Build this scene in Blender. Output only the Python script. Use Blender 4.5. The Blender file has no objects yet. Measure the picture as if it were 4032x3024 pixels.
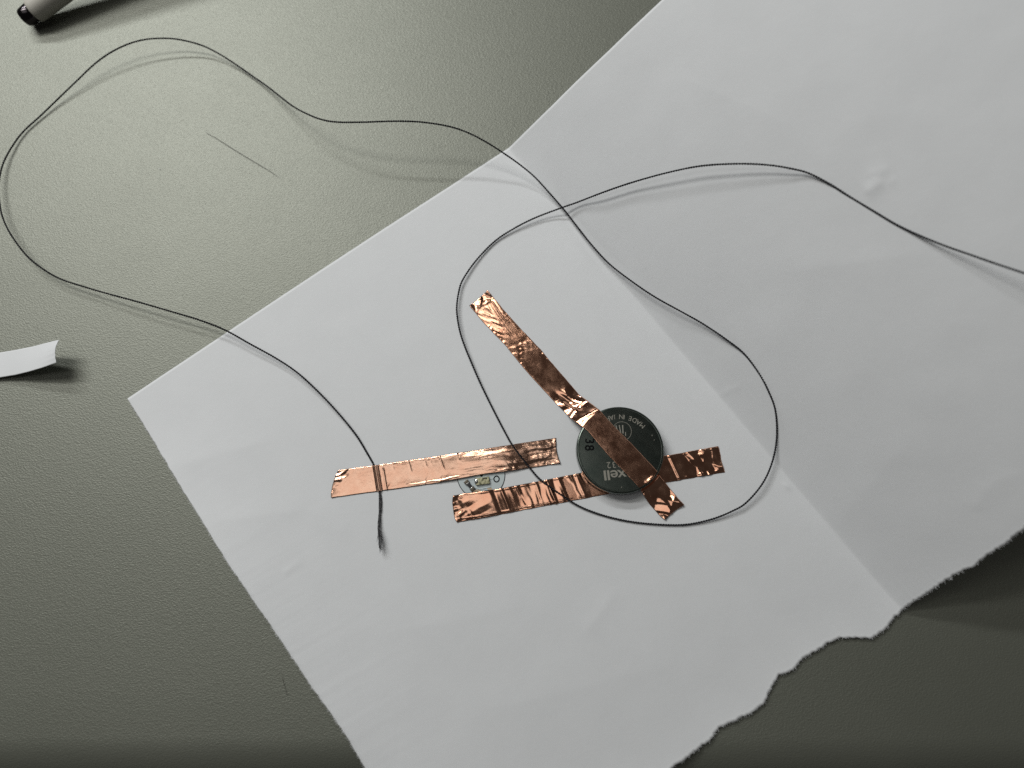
import bpy, bmesh, math
import numpy as np
from mathutils import Vector, Matrix

# ------------------------------------------------------------------ camera, light, exposure
scene = bpy.context.scene
COL = scene.collection
MM = 0.001
PITCH = math.radians(12.0)
DIST = 0.176
LENS = 26.0
FPX = 4032 * LENS / 36.0
CAM = np.array([0.0, -DIST * math.sin(PITCH), DIST * math.cos(PITCH)])
RIGHT = np.array([1.0, 0, 0])
FWD = np.array([0, math.sin(PITCH), -math.cos(PITCH)])
UP = np.array([0, math.cos(PITCH), math.sin(PITCH)])

cd = bpy.data.cameras.new('camera')
cd.lens = LENS
cd.sensor_width = 36.0
cd.clip_start = 0.005
cd.clip_end = 50.0
cd.dof.use_dof = True
cd.dof.focus_distance = DIST - 0.002
cd.dof.aperture_fstop = 8.0
cam = bpy.data.objects.new('camera', cd)
COL.objects.link(cam)
cam.location = CAM
cam.rotation_euler = (PITCH, 0, 0)
scene.camera = cam

world = bpy.data.worlds.new('World')
scene.world = world
world.use_nodes = True
wb = world.node_tree.nodes['Background']
wb.inputs[0].default_value = (1.0, 0.96, 0.93, 1)
wb.inputs[1].default_value = 0.036


def area_lamp(name, loc, sx, sy, power, col):
    ld = bpy.data.lights.new(name, 'AREA')
    ld.shape = 'RECTANGLE'
    ld.size = sx
    ld.size_y = sy
    ld.energy = power
    ld.color = col
    o = bpy.data.objects.new(name, ld)
    COL.objects.link(o)
    o.location = loc
    return o


# two rows of ceiling tubes behind and to the left of the desk, plus two panels added and sized for the reflections in the copper
area_lamp('ceiling_tube_near', (-0.37, 0.30, 0.53), 0.46, 0.070, 1.72, (1.0, 0.99, 0.955))
area_lamp('ceiling_tube_far', (-0.37, 0.55, 0.53), 0.46, 0.058, 3.35, (0.985, 1.0, 0.985))
area_lamp('reflection_panel', (-0.30, 0.012, 0.90), 0.77, 0.22, 0.50, (1.0, 0.99, 0.95))
area_lamp('reflection_panel', (-0.34, 0.355, 0.90), 0.66, 0.13, 1.25, (1.0, 0.99, 0.92))

vs = scene.view_settings
vs.view_transform = 'Standard'
vs.look = 'None'
vs.exposure = 0.0
vs.gamma = 1.0
vs.use_curve_mapping = False
scene.cycles.use_denoising = False
scene.cycles.max_bounces = 8
scene.cycles.caustics_reflective = False
scene.cycles.caustics_refractive = False
scene.cycles.sample_clamp_indirect = 4.0

# ------------------------------------------------------------------ geometry of the place


def ray(px, py):
    d = FWD * FPX + RIGHT * (px - 2016.0) - UP * (py - 1512.0)
    return d / np.linalg.norm(d)


def P(px, py, z=0.0):
    d = ray(px, py)
    t = (z - CAM[2]) / d[2]
    return CAM + d * t


PAPER_Z = 0.00025
F0 = P(2000, 588, PAPER_Z)[:2]
F1 = P(3540, 2400, PAPER_Z)[:2]
FD = (F1 - F0) / np.linalg.norm(F1 - F0)      # along the fold, towards the near torn edge
ND = np.array([-FD[1], FD[0]])                # across the fold, towards the raised half
if ND[0] < 0:
    ND = -ND
M0, CQ, DMAX = 0.90, 4.2, 0.140


def g(d):
    d = np.asarray(d, float)
    r = 0.0004                                 # rounding of the crease
    dd = np.clip(d, 0, DMAX)
    return M0 * (np.sqrt(dd * dd + r * r) - r) - CQ * dd * dd * (dd > 0)


def surf(x, y):
    d = (x - F0[0]) * ND[0] + (y - F0[1]) * ND[1]
    return PAPER_Z + g(d)


def Hs(px, py, off=0.0):
    """point over the paper/table surface seen at a pixel, off metres above it"""
    z = PAPER_Z + off
    p = P(px, py, z)
    for _ in range(25):
        zn = float(surf(p[0], p[1])) + off
        z = 0.5 * z + 0.5 * zn
        p = P(px, py, z)
    return p


# ------------------------------------------------------------------ noise helpers (numpy)


def _hash(ix, iy, seed):
    n = (ix.astype(np.int64) * 374761393 + iy.astype(np.int64) * 668265263 + seed * 982451653) & 0x7fffffff
    n = ((n ^ (n >> 13)) * 1274126177) & 0x7fffffff
    n = (n ^ (n >> 16)) & 0xffff
    return n / 65535.0


def vnoise(x, y, seed=0):
    x = np.asarray(x, float)
    y = np.asarray(y, float) + 0 * x
    x = x + 0 * y
    ix, iy = np.floor(x), np.floor(y)
    fx, fy = x - ix, y - iy
    ux, uy = fx * fx * fx * (fx * (fx * 6 - 15) + 10), fy * fy * fy * (fy * (fy * 6 - 15) + 10)
    a = _hash(ix, iy, seed); b = _hash(ix + 1, iy, seed)
    c = _hash(ix, iy + 1, seed); d = _hash(ix + 1, iy + 1, seed)
    return (a * (1 - ux) + b * ux) * (1 - uy) + (c * (1 - ux) + d * ux) * uy - 0.5


def fbm(x, y, seed=0, octv=4):
    s, a, f = 0, 1.0, 1.0
    for k in range(octv):
        s = s + a * vnoise(x * f, y * f, seed + 17 * k)
        a *= 0.5
        f *= 2.03
    return s


def tri(u):
    u = u - np.floor(u)
    return np.abs(u * 2 - 1) - 0.5


def sstep(a, b, x):
    t = np.clip((x - a) / (b - a), 0, 1)
    return t * t * (3 - 2 * t)




def cockle(x, y):
    """slight waviness of the sheet, metres"""
    d = (x - F0[0]) * ND[0] + (y - F0[1]) * ND[1]
    xm, ym = x * 1000, y * 1000
    right = sstep(0.002, 0.02, d)
    return ((0.32 + 0.55 * right) * MM * (fbm(xm / 34, ym / 34, 31, 3) + 0.9) * 0.55
            + 0.04 * MM * (fbm(xm / 9, ym / 9, 37, 3)) * (0.35 + right))


# ------------------------------------------------------------------ materials


def mat(name, base=(0.5, 0.5, 0.5), rough=0.5, metal=0.0, spec=0.5):
    m = bpy.data.materials.new(name)
    m.use_nodes = True
    b = m.node_tree.nodes['Principled BSDF']
    b.inputs['Base Color'].default_value = (*base, 1)
    b.inputs['Roughness'].default_value = rough
    b.inputs['Metallic'].default_value = metal
    b.inputs['Specular IOR Level'].default_value = spec
    return m, m.node_tree.nodes, m.node_tree.links, b


def tex_coord(nodes, links, scale):
    tc = nodes.new('ShaderNodeTexCoord')
    mp = nodes.new('ShaderNodeMapping')
    mp.inputs['Scale'].default_value = scale if hasattr(scale, '__len__') else (scale,) * 3
    links.new(tc.outputs['Object'], mp.inputs['Vector'])
    return mp.outputs['Vector']


def noise_node(nodes, links, vec, scale, detail=3, rough=0.5):
    n = nodes.new('ShaderNodeTexNoise')
    n.inputs['Scale'].default_value = scale
    n.inputs['Detail'].default_value = detail
    n.inputs['Roughness'].default_value = rough
    links.new(vec, n.inputs['Vector'])
    return n


def ramp(nodes, links, fac, stops):
    r = nodes.new('ShaderNodeValToRGB')
    e = r.color_ramp.elements
    e[0].position, e[0].color = stops[0][0], (*stops[0][1], 1)
    e[1].position, e[1].color = stops[1][0], (*stops[1][1], 1)
    for p, c in stops[2:]:
        k = e.new(p)
        k.color = (*c, 1)
    links.new(fac, r.inputs['Fac'])
    return r


def bump(nodes, links, height, bsdf, strength, dist, prev=None):
    b = nodes.new('ShaderNodeBump')
    b.inputs['Strength'].default_value = strength
    b.inputs['Distance'].default_value = dist
    links.new(height, b.inputs['Height'])
    if prev:
        links.new(prev, b.inputs['Normal'])
    links.new(b.outputs['Normal'], bsdf.inputs['Normal'])
    return b.outputs['Normal']


def make_table_mat():
    m, n, l, b = mat('table_laminate', (0.13, 0.135, 0.11), 0.42, 0, 1.0)
    b.inputs['IOR'].default_value = 1.74
    b.inputs['Specular Tint'].default_value = (0.95, 0.98, 0.87, 1)
    v = tex_coord(n, l, (0.75, 1.15, 1.0))
    # pebbled grain
    vo = n.new('ShaderNodeTexVoronoi')
    vo.feature = 'SMOOTH_F1'
    vo.inputs['Scale'].default_value = 3300
    vo.inputs['Smoothness'].default_value = 0.6
    wn = noise_node(n, l, v, 500, 2)
    mx = n.new('ShaderNodeVectorMath'); mx.operation = 'MULTIPLY_ADD'
    l.new(wn.outputs['Color'], mx.inputs[0]); mx.inputs[1].default_value = (0.0012, 0.0005, 0.0)
    l.new(v, mx.inputs[2])
    l.new(mx.outputs[0], vo.inputs['Vector'])
    nn = noise_node(n, l, v, 4400, 3, 0.6)
    ad = n.new('ShaderNodeMath'); ad.operation = 'ADD'
    l.new(vo.outputs['Distance'], ad.inputs[0]); l.new(nn.outputs['Fac'], ad.inputs[1])
    bump(n, l, ad.outputs[0], b, 0.55, 0.00008)
    cn = noise_node(n, l, v, 22, 5, 0.6)
    r = ramp(n, l, cn.outputs['Fac'], [(0.3, (0.112, 0.118, 0.097)), (0.7, (0.126, 0.131, 0.109))])
    l.new(r.outputs['Color'], b.inputs['Base Color'])
    rn = noise_node(n, l, v, 60, 4, 0.6)
    rr = n.new('ShaderNodeMapRange')
    rr.inputs['To Min'].default_value = 0.47; rr.inputs['To Max'].default_value = 0.52
    l.new(rn.outputs['Fac'], rr.inputs['Value']); l.new(rr.outputs[0], b.inputs['Roughness'])
    return m


def make_paper_mat(name='paper', col=(0.832, 0.85, 0.872)):
    m, n, l, b = mat(name, col, 0.75, 0, 0.25)
    v = tex_coord(n, l, 1.0)
    nn = noise_node(n, l, v, 900, 4, 0.65)
    n2 = noise_node(n, l, v, 120, 3, 0.6)
    p = bump(n, l, n2.outputs['Fac'], b, 0.40, 0.00013)
    bump(n, l, nn.outputs['Fac'], b, 0.30, 0.00004, p)
    r = ramp(n, l, n2.outputs['Fac'], [(0.3, tuple(c * 0.975 for c in col)), (0.7, col)])
    l.new(r.outputs['Color'], b.inputs['Base Color'])
    return m


def make_copper_mat(name, tint, rough, lined):
    m, n, l, b = mat(name, tint, rough, 1.0)
    v = tex_coord(n, l, 1.0)
    a = noise_node(n, l, v, 350, 5, 0.65)
    c = noise_node(n, l, v, 2200, 4, 0.7)
    r = ramp(n, l, a.outputs['Fac'], [(0.28, (tint[0] * 0.80, tint[1] * 0.70, tint[2] * 0.66)), (0.62, tint)])
    l.new(r.outputs['Color'], b.inputs['Base Color'])
    rr = n.new('ShaderNodeMapRange')
    rr.inputs['From Min'].default_value = 0.25; rr.inputs['From Max'].default_value = 0.75
    rr.inputs['To Min'].default_value = rough - 0.06; rr.inputs['To Max'].default_value = rough + 0.08
    l.new(a.outputs['Fac'], rr.inputs['Value']); l.new(rr.outputs[0], b.inputs['Roughness'])
    bump(n, l, c.outputs['Fac'], b, lined, 0.00003)
    return m


M_TABLE = make_table_mat()
M_PAPER = make_paper_mat()
M_COPPER = make_copper_mat('copper_foil', (0.95, 0.60, 0.44), 0.15, 0.42)
M_COPPER_B = make_copper_mat('copper_foil_worn', (0.94, 0.53, 0.365), 0.12, 0.12)
M_THREAD = mat('conductive_thread', (0.006, 0.006, 0.010), 0.45, 0, 0.35)[0]
M_PLY = mat('conductive_ply', (0.011, 0.011, 0.015), 0.45, 0, 0.4)[0]
M_FIBRE = mat('loose_fibre', (0.05, 0.05, 0.054), 0.38, 0, 0.5)[0]
M_HAIR = mat('hair', (0.03, 0.026, 0.022), 0.5)[0]
M_SPECK = mat('speck', (0.05, 0.05, 0.05), 0.8)[0]
M_SMUDGE = mat('tan_crumb', (0.50, 0.44, 0.34), 0.8)[0]
M_DUST = mat('grey_dust', (0.27, 0.275, 0.24), 0.6)[0]
M_INK = mat('black_ink', (0.002, 0.002, 0.003), 0.6, 0, 0.1)[0]
M_PCB = mat('white_solder_mask', (0.60, 0.67, 0.685), 0.32, 0, 0.5)[0]
M_PCBEDGE = mat('board_edge', (0.025, 0.025, 0.03), 0.6)[0]
M_SOLDER = mat('solder', (0.75, 0.76, 0.74), 0.16, 1.0)[0]
M_TERMINAL = mat('tinned_terminal', (0.14, 0.125, 0.10), 0.34, 1.0)[0]
M_RESIST = mat('resistor_body', (0.012, 0.012, 0.013), 0.4)[0]
M_PAD = mat('bare_pad', (0.55, 0.43, 0.31), 0.4, 0.6)[0]
M_GASKET = mat('gasket', (0.05, 0.05, 0.05), 0.6)[0]
M_ETCH = mat('etched_steel', (0.34, 0.325, 0.28), 0.75, 0.30, 0.5)[0]


def make_led_mat():
    m, n, l, b = mat('led_phosphor', (0.55, 0.55, 0.36), 0.3)
    v = tex_coord(n, l, 1.0)
    a = noise_node(n, l, v, 1600, 4, 0.7)
    r = ramp(n, l, a.outputs['Fac'], [(0.35, (0.10, 0.10, 0.05)), (0.5, (0.48, 0.46, 0.28)), (0.68, (0.78, 0.73, 0.50))])
    l.new(r.outputs['Color'], b.inputs['Base Color'])
    return m


M_LED = make_led_mat()


def make_steel_mat():
    m, n, l, b = mat('coin_cell_steel', (0.50, 0.53, 0.49), 0.30, 1.0)
    v = tex_coord(n, l, (1.0, 1.0, 1.0))
    a = noise_node(n, l, v, 260, 5, 0.7)
    r = ramp(n, l, a.outputs['Fac'], [(0.3, (0.105, 0.132, 0.117)), (0.7, (0.16, 0.182, 0.163))])
    l.new(r.outputs['Color'], b.inputs['Base Color'])
    c = noise_node(n, l, v, 500, 4, 0.6)
    rr = n.new('ShaderNodeMapRange')
    rr.inputs['To Min'].default_value = 0.17; rr.inputs['To Max'].default_value = 0.25
    l.new(c.outputs['Fac'], rr.inputs['Value']); l.new(rr.outputs[0], b.inputs['Roughness'])
    return m


M_STEEL = make_steel_mat()
M_PEN = mat('white_plastic', (0.54, 0.52, 0.47), 0.38, 0, 0.5)[0]
M_CHROME = mat('dark_chrome', (0.06, 0.054, 0.058), 0.16, 1.0)[0]


# ------------------------------------------------------------------ mesh helpers


def obj(name, verts, faces, m, parent=None, smooth=True, label=None, cat=None, group=None, kind=None):
    me = bpy.data.meshes.new(name)
    me.from_pydata([tuple(map(float, v)) for v in verts], [], faces)
    me.validate()
    me.update()
    return link(name, me, m, parent, smooth, label, cat, group, kind)


def link(name, me, m, parent=None, smooth=True, label=None, cat=None, group=None, kind=None):
    o = bpy.data.objects.new(name, me)
    COL.objects.link(o)
    if m:
        me.materials.clear()
        me.materials.append(m)
    if smooth:
        me.polygons.foreach_set('use_smooth', [True] * len(me.polygons))
    if parent:
        o.parent = parent
        o.matrix_parent_inverse = Matrix.Translation(parent.location).inverted()
    tag(o, label, cat, group, kind)
    return o


def tag(o, label=None, cat=None, group=None, kind=None):
    if label: o['label'] = label
    if cat: o['category'] = cat
    if group: o['group'] = group
    if kind: o['kind'] = kind
    return o


def empty(name, loc, label, cat, group=None):
    o = bpy.data.objects.new(name, None)
    COL.objects.link(o)
    o.location = tuple(map(float, loc))
    o.empty_display_size = 0.005
    return tag(o, label, cat, group)


def grid_faces(nu, nv):
    i = np.arange(nu - 1)[:, None] * nv + np.arange(nv - 1)[None, :]
    f = np.stack([i, i + nv, i + nv + 1, i + 1], -1).reshape(-1, 4)
    return f.tolist()


def tube(path, radii, sides=6, cap=True):
    """tube of varying radius round a polyline"""
    path = np.asarray(path, float)
    n = len(path)
    radii = np.broadcast_to(np.asarray(radii, float), (n,))
    t = np.gradient(path, axis=0)
    t /= np.linalg.norm(t, axis=1)[:, None] + 1e-15
    ref = np.tile(np.array([0, 0, 1.0]), (n, 1))
    a = np.cross(t, ref)
    ln = np.linalg.norm(a, axis=1)
    a[ln < 1e-3] = np.array([1.0, 0, 0])
    a /= np.linalg.norm(a, axis=1)[:, None]
    b = np.cross(a, t)
    ang = np.linspace(0, 2 * math.pi, sides, endpoint=False)
    v = path[:, None, :] + radii[:, None, None] * (a[:, None, :] * np.cos(ang)[None, :, None] + b[:, None, :] * np.sin(ang)[None, :, None])
    v = v.reshape(-1, 3)
    f = []
    for i in range(n - 1):
        for k in range(sides):
            k2 = (k + 1) % sides
            f.append((i * sides + k, i * sides + k2, (i + 1) * sides + k2, (i + 1) * sides + k))
    if cap:
        f.append(tuple(range(sides - 1, -1, -1)))
        f.append(tuple((n - 1) * sides + k for k in range(sides)))
    return v, f


def merge(parts):
    V, F, o = [], [], 0
    for v, f in parts:
        V.append(np.asarray(v, float))
        F += [tuple(int(i) + o for i in q) for q in f]
        o += len(v)
    return np.concatenate(V), F


def lathe(profile, seg=96):
    """closed solid of revolution about z; profile [(r,z)] from axis to axis"""
    V, F = [], []
    ang = np.linspace(0, 2 * math.pi, seg, endpoint=False)
    rows = []
    for r, z in profile:
        if r < 1e-9:
            rows.append([len(V)])
            V.append((0, 0, z))
        else:
            rows.append(list(range(len(V), len(V) + seg)))
            V += [(r * math.cos(a), r * math.sin(a), z) for a in ang]
    for A, B in zip(rows[:-1], rows[1:]):
        for k in range(seg):
            k2 = (k + 1) % seg
            if len(A) == 1 and len(B) > 1:
                F.append((A[0], B[k], B[k2]))
            elif len(B) == 1 and len(A) > 1:
                F.append((A[k2], A[k], B[0]))
            elif len(A) > 1:
                F.append((A[k], B[k], B[k2], A[k2]))
    return np.array(V, float), F


def bevel_box(sx, sy, sz, bev):
    bm = bmesh.new()
    bmesh.ops.create_cube(bm, size=1.0)
    bmesh.ops.scale(bm, vec=(sx, sy, sz), verts=bm.verts)
    bmesh.ops.bevel(bm, geom=list(bm.edges), offset=bev, segments=2, profile=0.7, affect='EDGES')
    bm.verts.index_update()
    v = np.array([x.co[:] for x in bm.verts])
    f = [tuple(x.index for x in q.verts) for q in bm.faces]
    bm.free()
    return v, f


def xform(v, loc, rz=0.0, scale=1.0):
    c, s = math.cos(rz), math.sin(rz)
    v = np.asarray(v, float) * scale
    R = np.array([[c, -s, 0], [s, c, 0], [0, 0, 1]])
    return v @ R.T + np.asarray(loc, float)


def resample(pts, n):
    pts = np.asarray(pts, float)
    d = np.concatenate([[0], np.cumsum(np.linalg.norm(np.diff(pts, axis=0), axis=1))])
    u = np.linspace(0, d[-1], n)
    return np.stack([np.interp(u, d, pts[:, k]) for k in range(pts.shape[1])], 1)


def catmull(pts, per=12):
    pts = np.asarray(pts, float)
    q = np.concatenate([[2 * pts[0] - pts[1]], pts, [2 * pts[-1] - pts[-2]]])
    out = []
    for i in range(1, len(q) - 2):
        p0, p1, p2, p3 = q[i - 1], q[i], q[i + 1], q[i + 2]
        for t in np.linspace(0, 1, per, endpoint=False):
            out.append(0.5 * ((2 * p1) + (-p0 + p2) * t + (2 * p0 - 5 * p1 + 4 * p2 - p3) * t * t + (-p0 + 3 * p1 - 3 * p2 + p3) * t ** 3))
    out.append(pts[-1])
    return np.array(out)


# ------------------------------------------------------------------ table


def build_table():
    ye = P(2016, 2900, 0)[1]            # where the flat top starts to round over
    R = 0.016
    prof = [(0.60, -0.030), (0.60, 0.0), (0.30, 0.0), (0.1, 0.0), (0.0, 0.0), (ye + 0.01, 0.0), (ye, 0.0)]
    for k in range(1, 19):
        a = math.pi / 2 * k / 18
        prof.append((ye - R * math.sin(a), -R + R * math.cos(a)))
    prof += [(ye - R, -0.030)]
    xs = np.linspace(-0.7, 0.7, 29)
    V = [(x, y, z) for x in xs for (y, z) in prof]
    n = len(prof)
    F = [tuple(q[::-1]) for q in grid_faces(len(xs), n)]
    for i in range(len(xs) - 1):        # underside
        F.append((i * n, (i + 1) * n, (i + 1) * n + n - 1, i * n + n - 1))
    F.append(tuple(range(n)))
    F.append(tuple((len(xs) - 1) * n + k for k in range(n - 1, -1, -1)))
    o = obj('table_top', V, F, M_TABLE, smooth=True, kind='structure',
            label='grey green pebbled table top with rounded front edge')
    bm = bmesh.new(); bm.from_mesh(o.data)
    bmesh.ops.recalc_face_normals(bm, faces=bm.faces)
    bm.to_mesh(o.data); bm.free()
    # only the rounded edge is smooth
    for p in o.data.polygons:
        p.use_smooth = len(p.vertices) == 4 and p.normal.z > 0.02
    return o


build_table()

# ------------------------------------------------------------------ torn, folded sheet of paper

_dg = np.linspace(0, DMAX, 2500)
_ag = np.concatenate([[0], np.cumsum(np.hypot(np.diff(_dg), np.diff(g(_dg))))])


def arc_of(d):
    return d if d < 0 else float(np.interp(d, _dg, _ag))


def d_of_arc(p):
    return np.where(p < 0, p, np.interp(p, _ag, _dg))


def to_pq(px, py):
    w = Hs(px, py)
    r = w[:2] - F0
    return arc_of(float(r @ ND)), float(r @ FD)


TOP_EDGE = [(503, 1570), (1000, 1238), (1500, 910), (2000, 586), (2180, 413), (2400, 202), (2610, 0), (2900, -280), (3500, -860), (4000, -1340)]
LEFT_EDGE = [(503, 1570), (560, 1660), (640, 1790), (720, 1915), (825, 2073), (900, 2190), (985, 2310), (1075, 2440),
             (1150, 2550), (1235, 2680), (1320, 2795), (1390, 2900), (1462, 3024), (1600, 3220), (1760, 3470)]
BOTTOM_EDGE = [(1760, 3470), (2100, 3300), (2400, 3180), (2640, 3024), (2775, 2922), (2800, 2905), (2840, 2860), (2900, 2830), (2960, 2800), (3010, 2760),
               (3050, 2690), (3070, 2650), (3110, 2640), (3160, 2590), (3215, 2562), (3270, 2525), (3310, 2508), (3360, 2506), (3430, 2508),
               (3470, 2480), (3510, 2440), (3545, 2403), (3600, 2365), (3700, 2300), (3765, 2258), (3830, 2225), (3870, 2195),
               (3930, 2155), (3990, 2110), (4032, 2082), (4200, 1975), (4420, 1840), (5200, 1350)]


def build_paper():
    tp = np.array([to_pq(*q) for q in TOP_EDGE])
    lp = np.array([to_pq(*q) for q in LEFT_EDGE])
    bp = np.array([to_pq(*q) for q in BOTTOM_EDGE])
    sl = (bp[-1] - bp[-2]) / (bp[-1, 0] - bp[-2, 0])
    bp = np.vstack([bp, bp[-1] + sl * (0.146 - bp[-1, 0])])
    p0 = lp[0, 0]
    p1 = min(tp[-1, 0], bp[-1, 0], 0.138)
    P0, P1 = p0, p1
    nu, nv = 1150, 230
    u = np.linspace(P0, P1, nu)
    tc = u * 1000
    # left torn edge: column 0 follows lp; columns fan out towards the fold
    qtop = np.interp(u, tp[:, 0], tp[:, 1])
    o = np.argsort(bp[:, 0])
    qbot = np.interp(u, bp[o, 0], bp[o, 1])
    jag = 0.42 * fbm(tc / 2.6, 3.3, 5, 5) + 0.30 * fbm(tc / 0.55, 9.1, 8, 3) + 0.5 * np.clip(fbm(tc / 0.9, 5.5, 12, 2) - 0.38, 0, 1)
    qbot = qbot + jag * MM
    qtop = qtop + 0.02 * fbm(tc / 4.0, 1.7, 3, 3) * MM
    s = np.linspace(0, 1, nv)
    s = s ** 1.0
    Q = qtop[:, None] * (1 - s) + qbot[:, None] * s
    U = np.repeat(u[:, None], nv, 1)
    # shear the left border onto the traced torn edge
    ol = np.argsort(lp[:, 1])
    left_p = np.interp(Q[0], lp[ol, 1], lp[ol, 0]) - P0
    qq = Q[0] * 1000
    left_p = left_p + (0.13 * fbm(qq / 1.8, 4.4, 21, 4) + 0.13 * fbm(qq / 0.6, 2.2, 22, 3)) * MM * sstep(0, 6, qq - qq[0])
    w = np.clip(1 - (U - P0) / (-P0), 0, 1)
    U = U + left_p[None, :] * w
    D = d_of_arc(U)
    X = F0[0] + D * ND[0] + Q * FD[0]
    Y = F0[1] + D * ND[1] + Q * FD[1]
    Z = PAPER_Z + g(D)
    xm, ym = X * 1000, Y * 1000
    # slight cockle of the sheet (never below the table)
    right = sstep(0.002, 0.02, D)
    Z += cockle(X, Y)
    # distance in from the torn borders
    din_l = (U - U[0:1, :])
    din_b = (qbot[:, None] - Q)
    # torn borders stand off the table a little
    along = sstep(0.004, 0.060, Q - Q[:, :1])
    Z += 3.2 * MM * along * np.clip(1 - din_l / 0.024, 0, 1) ** 2
    Z += 0.45 * MM * np.clip(1 - din_b / 0.010, 0, 1) ** 2 * (1 - right)
    # feathered lip of the tear
    lipn = 0.7 + 0.9 * fbm(tc / 1.4, 6.6, 51, 3)[:, None]
    Z += 0.06 * MM * np.clip(1 - din_b / (0.0009 * np.clip(lipn, 0.3, 1.6)), 0, 1) ** 1.3
    Z += 0.16 * MM * np.clip(1 - din_l / 0.0005, 0, 1) ** 1.3 * along

    def pxs(x, y):
        return Hs(x, y)[:2] * 1000

    def crease(a, b, amp, wid, prof='ridge'):
        nonlocal Z
        A, B = pxs(*a), pxs(*b)
        t = B - A
        L = np.linalg.norm(t); t = t / L
        s_ = (xm - A[0]) * t[0] + (ym - A[1]) * t[1]
        c_ = (xm - A[0]) * -t[1] + (ym - A[1]) * t[0]
        m_ = np.exp(-np.abs(c_ / wid) ** 1.3) * sstep(-0.12 * L, 0.25 * L, s_) * (1 - sstep(0.7 * L, 1.15 * L, s_))
        Z += amp * MM * m_

    crease((2825, 1562), (2915, 1515), 0.10, 0.4)
    crease((3830, 2010), (3890, 1900), 0.10, 1.8)
    crease((3890, 1900), (4020, 1865), 0.10, 1.8)
    crease((3415, 700), (3500, 665), 0.16, 1.4)
    crease((3400, 765), (3475, 715), 0.30, 1.4)
    crease((3425, 705), (3432, 712), -0.20, 0.7)
    crease((3490, 730), (3530, 705), 0.10, 1.0)
    crease((1120, 2260), (1195, 2205), 0.10, 0.4)
    crease((3080, 1905), (3110, 1925), 0.14, 0.5)
    crease((1230, 2000), (1380, 2120), 0.07, 3.0)
    crease((640, 1850), (1080, 1730), 0.22, 4.5)
    crease((820, 2060), (1250, 2000), 0.16, 3.5)
    crease((1480, 2500), (2100, 2380), 0.16, 5.0)
    crease((1900, 2800), (2700, 2600), 0.18, 6.0)
    crease((2300, 2500), (2420, 2330), 0.12, 2.2)
    crease((1350, 1250), (1560, 1420), 0.12, 3.0)
    crease((3050, 1080), (3650, 1000), 0.20, 4.5)
    crease((2650, 300), (3150, 520), 0.20, 5.0)
    crease((3300, 2050), (3600, 1700), 0.16, 4.0)
    V = np.stack([X, Y, Z], -1).reshape(-1, 3)
    N = nu * nv
    lo = V.copy(); lo[:, 2] -= 0.00010
    F = [tuple(q) for q in grid_faces(nu, nv)]
    F2 = [(a + N, d + N, c + N, b + N) for a, b, c, d in F]
    rim = [i * nv for i in range(nu)] + [(nu - 1) * nv + j for j in range(1, nv)] \
        + [i * nv + nv - 1 for i in range(nu - 2, -1, -1)] + [j for j in range(nv - 2, 0, -1)]
    R = [(rim[k], rim[(k + 1) % len(rim)], rim[(k + 1) % len(rim)] + N, rim[k] + N) for k in range(len(rim))]
    o = obj('paper_sheet', np.concatenate([V, lo]), F + F2 + R, M_PAPER, smooth=True,
            label='white folded sheet of paper with two torn edges under the circuit', cat='paper')
    bm = bmesh.new(); bm.from_mesh(o.data)
    bmesh.ops.recalc_face_normals(bm, faces=bm.faces)
    bm.to_mesh(o.data); bm.free()
    # fibres pulled out along the two tears
    rng = np.random.RandomState(77)
    G = np.stack([X, Y, Z], -1)
    parts = []
    for edge, out in ((G[:, -1], np.array([FD[0], FD[1], 0])), (G[0, :], np.array([-ND[0], -ND[1], 0]))):
        n = len(edge)
        for _ in range(900):
            i = rng.uniform(2, n - 3)
            a = edge[int(i)] * (1 - i % 1) + edge[int(i) + 1] * (i % 1)
            tn = edge[int(i) + 1] - edge[int(i)]
            tn = tn / (np.linalg.norm(tn) + 1e-12)
            L_ = rng.uniform(0.10, 0.55) * MM
            d = out * rng.uniform(0.5, 1.0) + tn * rng.normal(0, 0.7)
            d = d / np.linalg.norm(d)
            k = np.array([0, 0, rng.uniform(-0.3, 0.45)])
            pts = [a - d * 0.15 * MM - [0, 0, 0.00005], a - [0, 0, 0.00004], a + (d + k * .5) * L_ * .5 + tn * rng.normal(0, .12) * L_, a + (d + k) * L_]
            parts.append(tube(pts, [0.00002, 0.000026, 0.00002, 0.00001], 3, False))
    v, f = merge(parts)
    obj('torn_fibres', v, f, M_PAPER, o, kind='stuff')
    return o


build_paper()

# ------------------------------------------------------------------ copper tapes
TAPE_STEP = 0.16


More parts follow.
